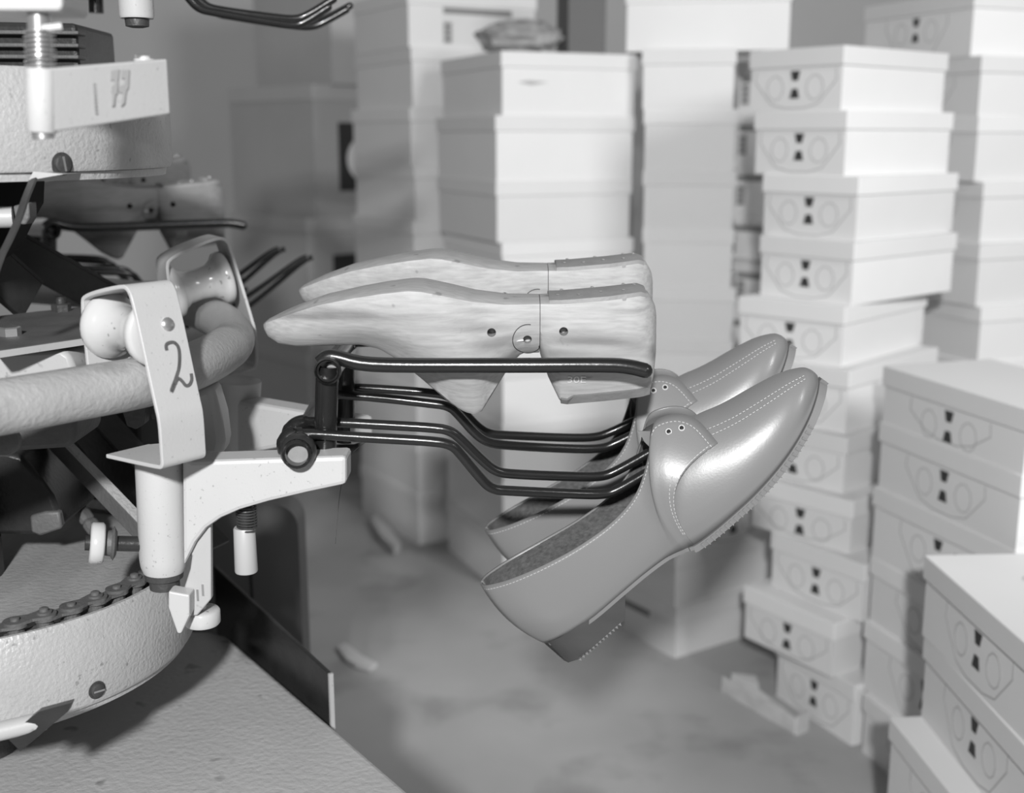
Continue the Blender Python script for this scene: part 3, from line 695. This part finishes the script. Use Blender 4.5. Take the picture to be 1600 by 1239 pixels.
def wallpt(q, s, inset=0.0, vamp=False):
    """point at fraction s (0 bottom .. 1 top edge) on the near half; returns (xz vector, half width)"""
    B, T, wb, wm_, wr_, bow = q
    b, t = sp2(B), sp2(T); ax = t-b; pz = Vector((-ax.z, 0, ax.x)).normalized()   # perpendicular, pointing to the heel/left
    p = b+ax*s + pz*(bow*.00047*4*s*(1-s)) 
    if vamp:
        a = s*math.pi/2; e = .80
        wv = wb*(1-s)+0
        hw = max(0, math.cos(a))**.75
        ww = wm_*hw if s > .0 else wb
        ss = math.sin(a)**1.0
        p = b+ax*(s**.88)+pz*(bow*.00047*4*s*(1-s))
        ww = wm_*max(0.0, 1-s**2.2)**.55
        ww = wb+(ww-wb)*min(1, s*6) if s < 1/6 else ww
    else:
        c1 = wm_*1.02
        u = 1-s
        ww = u**3*wb+3*u*u*s*(wm_*1.06)+3*u*s*s*(wm_*.98)+s**3*wr_
    return p, max(0, ww-inset)
def shell(secs, ns, inset=0.0, vamp=False, s0=0, s1=1):
    n = ns+1; V, F = [], []
    for q in secs:
        row = []
        for sd in (-1, 1):
            for i in range(n):
                s = s0+(s1-s0)*(i/ns if sd < 0 else 1-i/ns)
                p, ww = wallpt(q, s, inset, vamp); V.append(Vector((p.x, SY+sd*ww, p.z)))
    m = 2*n
    for i in range(len(secs)-1):
        for j in range(m-1):
            if j == ns and not vamp: continue
            a = i*m+j; F.append((a, a+1, a+m+1, a+m))
    return V, F
def make_shoe(label):
    t = thing('loafer', label, 'shoe', at(880, 1020, SY))
    dq = dens(Q, 6); dv = dens(VQ, 6)
    V, F = shell(dq, 14)
    q_ = mesh('quarter', V, F, [leather, lining], t, ang=70)
    sm = q_.modifiers.new('thick', 'SOLIDIFY'); sm.thickness = .0016; sm.offset = 0; sm.use_rim = True
    V, F = shell(dv, 16, vamp=True)
    mesh('vamp', V, F, leather, t, ang=70).modifiers.new('thick', 'SOLIDIFY').thickness = .0012
    V, F = shell(dens(Q[:9], 6), 10, inset=.0022, s0=.03, s1=.985)
    ln = mesh('lining', V, F, lining, t, ang=70)
    # insole
    rows = []
    for q in dens(Q, 3):
        b, a_ = sp2(q[0]), sp2(q[1]); up_ = (a_-b).normalized()
        rows.append([Vector((b.x, SY+s*q[2]*.98, b.z))+up_*.004 for s in (-1, -.5, 0, .5, 1)])
    V = [v for r in rows for v in r]; F = [(i*5+j, i*5+j+1, i*5+j+6, i*5+j+5) for i in range(len(rows)-1) for j in range(4)]
    mesh('insole', V, F, lining, t)
    # tongue: dark leather behind the tabs
    rows = []
    for (px, py, w_) in ((1002, 668, .010), (1012, 660, .012), (1030, 650, .0105), (1058, 646, .0095), (1082, 654, .0095), (1098, 664, .010)):
        c = sp2((px, py)); rows.append([Vector((c.x, SY+s*w_, c.z-.0040-.004*s*s)) for s in (-1, -.5, 0, .5, 1)])
    V = [v for r in rows for v in r]; F = [(i*5+j, i*5+j+1, i*5+j+6, i*5+j+5) for i in range(len(rows)-1) for j in range(4)]
    mesh('tongue', V, F, lining, t).modifiers.new('thick', 'SOLIDIFY').thickness = .0015
    # loose strap end sticking out behind the tab
    P = [sp2(p) for p in ((1019, 668), (993, 668), (1001, 678), (1004, 684), (1014, 694))]
    mesh('strap_end', *extr([Vector((p.x, SY-.012, p.z)) for p in P], (0, .0015, 0)), leather, t, smooth=False)
    # outsole: thin waist and forefoot
    Bq = [(q[0], q[2]) for q in dens(Q[2:], 4)]
    Bv = [(q[0], q[2]) for q in dens(VQ, 4) if q[0][0] > 1076]
    path = Bq+Bv+[((1282, 590), .0015)]
    rows = []
    for i, (B, w_) in enumerate(path):
        a, c = sp2(path[max(i-1, 0)][0]), sp2(path[min(i+1, len(path)-1)][0]); d = (c-a).normalized(); dn = Vector((d.z, 0, -d.x))
        b = sp2(B); wo = w_+(.0028 if B[0] > 1065 else .0008); th = .0052 if B[0] > 1072 else .0030
        if B[0] > 1225: th = .0052+.0012*(B[0]-1225)/50
        rows.append([Vector((b.x, SY-wo, b.z)), Vector((b.x, SY+wo, b.z)), Vector((b.x, SY+wo, b.z))+dn*th, Vector((b.x, SY-wo, b.z))+dn*th])
    mesh('outsole', *loft(rows), sole_m, t, ang=40)
    # ribbed welt teeth along the forefoot
    teeth = []; acc = 0; prev = None
    dense = [(q[0], q[2]) for q in dens(VQ, 24) if 1076 < q[0][0] < 1252]
    for i in range(1, len(dense)-1):
        b = sp2(dense[i][0]); acc += (b-sp2(dense[i-1][0])).length
        if acc > .0042:
            acc = 0; d = (sp2(dense[i+1][0])-sp2(dense[i-1][0])).normalized(); dn = Vector((d.z, 0, -d.x)); wo = dense[i][1]+.0028
            for s in (-1, 1):
                o_ = Vector((b.x, SY+s*wo, b.z))
                teeth.append(extr([o_+dn*.0012-d*.0011, o_+dn*.0012+d*.0011, o_+dn*.0058+d*.0004, o_+dn*.0058-d*.0004], Vector((0, s*.0008, 0))))
    tag(mesh('welt_ribs', *join(*teeth), sole_m, t, smooth=False), kind='stuff')
    # heel block
    Hq = [((844, 994), (878, 1021), .006), ((847, 992), (880, 1021), .013), ((856, 986), (886, 1018), .021), ((872, 975), (900, 1009), .0265), ((900, 955), (924, 991), .0295), ((935, 929), (948, 968), .030), ((955, 912), (966, 951), .0295), ((972, 898), (971, 946), .029)]
    rows = []
    for B, T, w_ in Hq:
        b, c = sp2(B), sp2(T); rows.append([Vector((b.x, SY-w_, b.z)), Vector((b.x, SY+w_, b.z)), Vector((c.x, SY+w_*.97, c.z)), Vector((c.x, SY-w_*.97, c.z))])
    hb = mesh('heel', *loft(rows), heel_m, t, ang=50)
    teeth = []
    for k in range(13):
        f = k/12; b = sp2((904+f*60, 1006-f*53)); w_ = .0293; d = (sp2((964, 953))-sp2((904, 1006))).normalized(); dn = Vector((d.z, 0, -d.x))
        teeth.append(extr([Vector((b.x, SY-w_, b.z))-d*.0012-dn*.001, Vector((b.x, SY-w_, b.z))+d*.0012-dn*.001, Vector((b.x, SY-w_, b.z))+dn*.0014], Vector((0, .003, 0))))
    tag(mesh('heel_ribs', *join(*teeth), sole_m, hb, smooth=False), kind='stuff')
    # stitches
    def stitch_line(pts, nm='stitching', ln_=.0019, gap=.0012, wd=.00035):
        parts = []; acc = 0
        tot = [0]
        for a, b in zip(pts, pts[1:]): tot.append(tot[-1]+(b-a).length)
        pos = 0
        def pt(x):
            for i in range(len(pts)-1):
                if x <= tot[i+1]: return pts[i]+(pts[i+1]-pts[i])*((x-tot[i])/max(1e-9, tot[i+1]-tot[i]))
            return pts[-1]
        while pos+ln_ < tot[-1]:
            a, b = pt(pos), pt(pos+ln_); d = (b-a).normalized(); x, y = frame(d)
            parts.append(loft([[p+x*wd, p+y*wd, p-x*wd, p-y*wd] for p in (a, b)])); pos += ln_+gap
        return join(*parts)
    def on(q, s, vamp=False, off=.0011, sd=-1):
        p, ww = wallpt(q, s, 0, vamp); return Vector((p.x, SY+sd*(ww+off), p.z))
    S1 = []
    for sd in (-1, 1):
        S1.append(stitch_line([on(q, .955, sd=sd) for q in dq[2:]]))
        S1.append(stitch_line([on(dq[-2], s/20, sd=sd) for s in range(2, 20)]))
        S1.append(stitch_line([on(dq[-5], s/20, sd=sd) for s in range(2, 13)]))
    # apron line along the vamp
    for s_ in (.80, .86):
        for sd in (-1, 1):
            pts = []
            for q in dv[14:-20]:
                p, ww = wallpt(q, s_, 0, True); pts.append(Vector((p.x, SY+sd*(ww+.0005), p.z+.0009)))
            S1.append(stitch_line(pts))
    tag(mesh('stitching', *join(*S1), thread, t, smooth=False), kind='stuff')
    # two eyelet holes in each tab
    for tgt in ((1039, 663), (1060, 658)):
        i, s = min(((i, k/100) for i in range(len(dq)) for k in range(70, 99)), key=lambda a: (wallpt(dq[a[0]], a[1])[0]-sp2(tgt)).length)
        for sd in (-1, 1):
            p = on(dq[i], s, off=.0009, sd=sd)
            e_ = mesh('eyelet', *lathe([(0, .0026), (.0007, .0024), (.0007, .0017), (0, .0016)], p, (0, sd, .35), 14, cap=False), thread, t)
            mesh('eyelet_hole', *cyl(p-Vector((0, 0, 0)), p+Vector((0, sd*.0003, .0001)), .0016, 12), rubber, e_)
    # back strip
    pts = [wallpt(dq[1], s, -.0012) for s in (.72, .8, .9, 1.0)]
    return t
s1 = make_shoe('near smooth leather loafer hanging toe up on the black rods')
M3 = Matrix.Translation((.001, .108, .0085))
dup(s1, M3, 'far smooth leather loafer hanging behind the near shoe', 'loafer')
# ------------------------------------------------------------------ upper left arm numbered 77
AY = .672
na = thing('numbered_arm', 'white cast arm marked 77 in front of the upper wheel', 'arm', at(66, 210, AY))
h0, h1 = at(66, 207, AY), at(64, 107, AY)
mesh('hub', *lathe([(0, .0076), (.0008, .0082), ((h1-h0).length-.0008, .0082), ((h1-h0).length, .0076)], h0, h1-h0, 32), enamel, na, ang=50)
bd = at(262, 92, .752)-h1; bd.z = 0; nn = Vector((bd.y, -bd.x, 0)).normalized()
q0, q1 = h1+nn*.0080, h0+nn*.0080
def onarm(px, py, o=.0006):
    d = ray(px, py); O = Vector((0, 0, CAMH)); return O+d*((q0-O).dot(nn)/d.dot(nn))+nn*o
r0, r1 = onarm(262, 92, 0), onarm(267, 178, 0)
mesh('arm_plate', *extr([q0, r0, r1, q1], -nn*.010), enamel, na, smooth=False, bevel=.0012)
sevens = [[(171.5, 111.5), (185, 108), (183, 126), (183, 134), (182, 146), (179, 148.5), (177, 165), (173, 166), (174, 147), (171.5, 143.6), (173, 134.7), (177, 133), (177, 125.7), (171.5, 125)],
          [(188, 109.5), (201, 109), (200, 122.5), (199.5, 137), (196, 142), (193.4, 161.5), (188.5, 166), (187.3, 165), (190.5, 146), (183.6, 143.6), (186, 134.7), (192.6, 132), (194, 122.5), (190, 123), (187.3, 121)]]
fp = mk('faded_print', .38, .5)
for sv in sevens:
    mesh('numeral', *extr([onarm(px, py) for px, py in sv], nn*.0002), fp, na, smooth=False)
fl_ = []
for k in range(9):
    y_ = 130+k*5.5; fl_.append(extr([onarm(144+k*.3, y_), onarm(148+k*.3, y_), onarm(148+k*.3, y_+2.6), onarm(144+k*.3, y_+2.6)], nn*.0001))
mesh('faded_smudge', *join(*fl_), fp, na, smooth=False)
mesh('arm_screw', *lathe([(-.004, .0065), (.0015, .0065), (.0015, .004), (.003, .0035), (.0035, .002)], at(226, 96, .762), (0, 0, 1), 16), enamel, na)
mesh('cotter', *cyl(at(212, 88, .757), at(234, 87, .764), .0012, 8), steel, na)
mesh('pin_end', *cyl(at(68, 217, AY), at(66, 205, AY), .0062), steel, na)
pin0, pin1 = at(64, 110, AY), at(60, 12, AY)
mesh('pin', *cyl(pin0, pin1, .0062), steel, na)
hp_ = pin0; L_ = (pin1-pin0).length
hel = [pin0+(pin1-pin0)*(.02+.66*k/(14*8.5))+Vector((.0078*math.cos(k*math.pi/7), .0078*math.sin(k*math.pi/7), 0)) for k in range(int(14*8.5))]
mesh('coil_spring', *sweep(hel, .00065, 6), steel, na)
mesh('cross_pin', *cyl(at(66, 45, AY-.004), at(97, 41, AY-.002), .0022, 10), enamel, na)
tb = [(-60, -40), (96, -40), (97, 14), (90, 17), (-60, 17)]
ub = tag(mesh('upper_hub_block', *prism(tb, AY-.012, AY+.03), enamel, smooth=False, bevel=.002), 'white cast block at the top left corner above the spring pin', 'block')
# pipe fitting and frayed belt strap left of the upper wheel
bs_ = spl([at(52, 280, .80), at(40, 310, .79), at(28, 345, .78), at(12, 380, .775), at(2, 400, .77), at(-12, 440, .765)], 5)
tag(mesh('belt_strap', *ribbon(bs_, (.9, -.4, .25), .0065, None, .0016), iron), 'frayed dark belt strap hanging below the upper wheel', 'strap')
t = thing('pipe_end', 'short grey pipe with a clip at the left edge below the upper wheel', 'pipe', at(0, 345, .84))
mesh('pipe', *cyl(at(-60, 341, .83), at(20, 339, .84), .0075), enamel_grey, t)
mesh('clip', *prism([(20, 322), (34, 318), (45, 316), (46, 340), (40, 351), (33, 351), (24, 345)], .832, .846), iron_mid, t, ang=50, bevel=.001)
t = thing('mounting_shaft', 'black shaft column under the upper wheel at the left edge', 'shaft', (WC.x, WC.y, TZ))
mesh('column', *cyl((WC.x, WC.y, LT+.022), (WC.x, WC.y, UB-.102), .03, 32), black_dull, t)
# ------------------------------------------------------------------ clutter behind the rail
t = thing('flat_bar', 'grey flat steel bar with hex bolts behind the rail', 'bar', atz(60, 520, .795))
P = [atz(x, y, .80) for x, y in ((-15, 495), (-15, 548), (0, 547), (155, 524), (190, 512), (150, 478), (60, 486))]
mesh('plate', *extr(P, (0, 0, -.006)), iron_mid, t, smooth=False, bevel=.0008)
mesh('front_edge', *extr([atz(-15, 549, .80), atz(0, 548, .80), atz(155, 525, .80), atz(155, 525, .80)-Vector((0, 0, .005)), atz(0, 548, .80)-Vector((0, 0, .005)), atz(-15, 549, .80)-Vector((0, 0, .005))], (0, -.0015, 0)), enamel_grey, t, smooth=False)
for px, py, m_ in ((16, 524, steel), (96, 486, iron)):
    c = atz(px, py, .80); mesh('hex_bolt', *lathe([(-.002, .0085), (.006, .0085), (.007, .007)], c, (0, 0, 1), 6), m_, t, smooth=False)
c = atz(96, 486, .80); mesh('bolt_stud', *cyl(c, c+Vector((0, 0, .013)), .0045, 12), iron, t)
t = thing('rail_clamp', 'rough grey clamp block under the flat bar and behind the rail', 'clamp', at(50, 600, .9))
mesh('block', *prism([(-15, 550), (95, 545), (110, 555), (118, 580), (112, 640), (-15, 646)], .885, .93), enamel_grey, t, ang=50, bevel=.006)
mesh('lower_block', *prism([(-15, 640), (118, 640), (118, 688), (108, 700), (20, 706), (-15, 710)], .86, .92), iron_mid, t, ang=50, bevel=.005)
mesh('clamp_bolt', *lathe([(0, .010), (.006, .010), (.008, .006)], at(12, 688, .80), (0, -1, .2), 18), iron_mid, t)
mesh('square_nut', *prism([(190, 640), (228, 630), (224, 664), (212, 671), (198, 666)], .845, .86), iron, t, smooth=False, bevel=.001)
mesh('square_nut', *prism([(232, 622), (262, 615), (262, 655), (236, 655)], .87, .885), iron, t, smooth=False, bevel=.001)
def beam(name, label, pts, Y0, Y1, th, hgt, m, cat='beam', lip=None, fw=.03):
    a, b = at(pts[0][0], pts[0][1], Y0), at(pts[1][0], pts[1][1], Y1); d = (b-a).normalized()
    s = Vector((0, 0, 1)).cross(d).normalized(); u = d.cross(s)
    t = thing(name, label, cat, (a+b)/2)
    mesh('web', *extr([a-u*hgt/2, b-u*hgt/2, b+u*hgt/2, a+u*hgt/2], s*th), m, t, smooth=False, bevel=.001)
    mesh('flange', *extr([a+u*hgt/2, b+u*hgt/2, b+u*hgt/2+s*fw, a+u*hgt/2+s*fw], u*.003), lip or m, t, smooth=False)
    return t
beam('steel_beam', 'long dark steel beam sloping down behind the rollers', [(-120, 312), (240, 510)], 1.02, 1.14, .01, .030, black_dull)
beam('steel_beam', 'short dark steel beam crossing at the left edge above the flat bar', [(-60, 372), (52, 470)], .98, 1.04, .01, .036, black_dull)
beam('steel_beam', 'pale edged steel bar sloping down below the rail', [(60, 670), (232, 850)], .98, .90, .008, .016, iron_mid, lip=silver, fw=.007)
beam('steel_beam', 'dark steel angle bar sloping behind the white hub', [(110, 655), (310, 880)], 1.06, 1.0, .01, .03, black_dull)
t = thing('drive_drum', 'dark rounded drum housing above the dusty deck', 'drum', at(40, 800, .95))
mesh('shell', *prism([(-15, 706), (10, 706), (34, 712), (60, 745), (82, 775), (92, 800), (96, 826), (60, 836), (-15, 836)], .93, 1.03), black_dull, t, ang=50, bevel=.004)
mesh('lit_band', *prism([(46, 806), (70, 800), (92, 800), (97, 826), (62, 838), (48, 832)], .926, .935), iron_mid, t, ang=50, bevel=.002)  # paler strip paints in the lit lower right of the drum
# chain strand behind the drum
ch2 = thing('roller_chain', 'blurred greasy chain strand sloping behind the drive drum', 'chain', at(80, 740, 1.0))
a, b = at(45, 690, 1.02), at(150, 830, .98); nl = 9; d = (b-a)
for i in range(nl):
    c = a+d*((i+.5)/nl); o = mesh('chain_link', *boxg((0, 0, 0), (d.length/nl*1.1, .012, .010)), iron_mid, ch2, local=True, smooth=False, bevel=.003)
    o.location = c-Vector(at(80, 740, 1.0)); o.rotation_euler = (0, math.atan2(-d.z, math.hypot(d.x, d.y)), math.atan2(d.y, d.x))
# ------------------------------------------------------------------ other carriers farther back
def place(src_pt, dst_pt, rz, tilt=0):
    return Matrix.Translation(Vector(dst_pt)) @ Matrix.Rotation(rz, 4, 'Z') @ Matrix.Rotation(tilt, 4, 'Y') @ Matrix.Translation(-Vector(src_pt))
rod_end = at(1010, 579, PY)
hb1 = dup(hg, place(rod_end, at(380, 353, 1.52), math.radians(28)), 'black rod hanger without shoes behind the far roller bracket', 'rod_hanger')
dup(ls, place(at(1028, 520, LY), at(352, 322, 1.56), math.radians(28)), 'shoe last in painted shade on the blurred hanger below the upper wheel', 'shoe_last', wood_shaded)
dup(ls, place(at(1028, 520, LY), at(300, 285, 1.68), math.radians(30)), 'second blurred shoe last in painted shade below the upper wheel, farther back', 'shoe_last', wood_shaded)
low_mid = at(935, 772, .836)
dup(hg, place(low_mid, at(440, 14, 1.16), math.radians(4)), 'black rod hanger at the top edge above the brown cartons', 'rod_hanger')
t = thing('spring_plunger', 'blurred pale sleeve with dark cap at the top edge right of the spring pin', 'plunger', at(213, 40, .98))
mesh('sleeve', *lathe([(0, .010), (0, .0128), (.002, .0135), (.06, .0135), (.06, .008)], at(214, 29, .98), (0, 0, 1), 28), enamel, t, ang=50)
mesh('cap', *lathe([(-.007, .005), (-.006, .009), (0, .0095)], at(214, 29, .98), (0, 0, 1), 24), iron, t)
t = thing('bare_rods', 'four bare black shoe rods sticking out behind the far roller bracket', 'rods', at(330, 470, 1.5))
for a_, b_, Y in (((290, 486), (436, 388), 1.50), ((290, 512), (446, 389), 1.53), ((330, 500), (480, 401), 1.46), ((330, 523), (489, 402), 1.49)):
    mesh('rod', *sweep(spl([at(a_[0], a_[1], Y), at((a_[0]+b_[0])/2, (a_[1]+b_[1])/2, Y), at(b_[0]-18, b_[1]+9, Y), at(b_[0], b_[1], Y)], 5), .0034, 10), black, t)
t = thing('ribbed_motor', 'dark ribbed motor casing behind the spring pin at the top left', 'motor', at(40, 110, 1.1))
mesh('housing', *prism([(-90, 32), (118, 36), (124, 112), (-90, 116)], 1.05, 1.15), black_dull, t, smooth=False, bevel=.004)
for y_ in (46, 66, 84):
    mesh('rib', *prism([(-90, y_), (122, y_+2), (122, y_+8), (-90, y_+7)], 1.04, 1.06), iron_mid, t, smooth=False, bevel=.001)
t = thing('dark_backing', 'black backing block added to darken the space behind the white hub and dusty deck', 'machine', (-.55, 1.2, TZ))
mesh('block', *boxg((-.60, 1.22, (TZ+.73)/2), (.46, .16, .73-TZ)), rubber, t, smooth=False, bevel=.006)  # black block added as backing to darken the space under the rail
mesh('edge_strip', *boxg((-.60, 1.139, .715), (.44, .004, .012)), black_dull, t, smooth=False)
t = thing('gear_housing', 'black gear housing under the upper wheel at the left edge', 'housing', at(0, 420, .95))
mesh('shell', *prism([(-30, 270), (46, 272), (44, 320), (30, 345), (8, 392), (-30, 420)], .955, .99), rubber, t, smooth=False, bevel=.003)
mesh('flange', *prism([(-30, 268), (52, 270), (52, 276), (-30, 275)], .95, .993), black_dull, t, smooth=False)
# hanging thread below the arm end
tp = spl([at(572, 690, .95), at(545, 715, .93), at(533, 760, .92), at(528, 800, .915), at(524, 850, .91)], 6)
tag(mesh('loose_thread', *sweep(tp, .00022, 5), iron), 'thin dark loose thread hanging from the far arm end', 'thread')
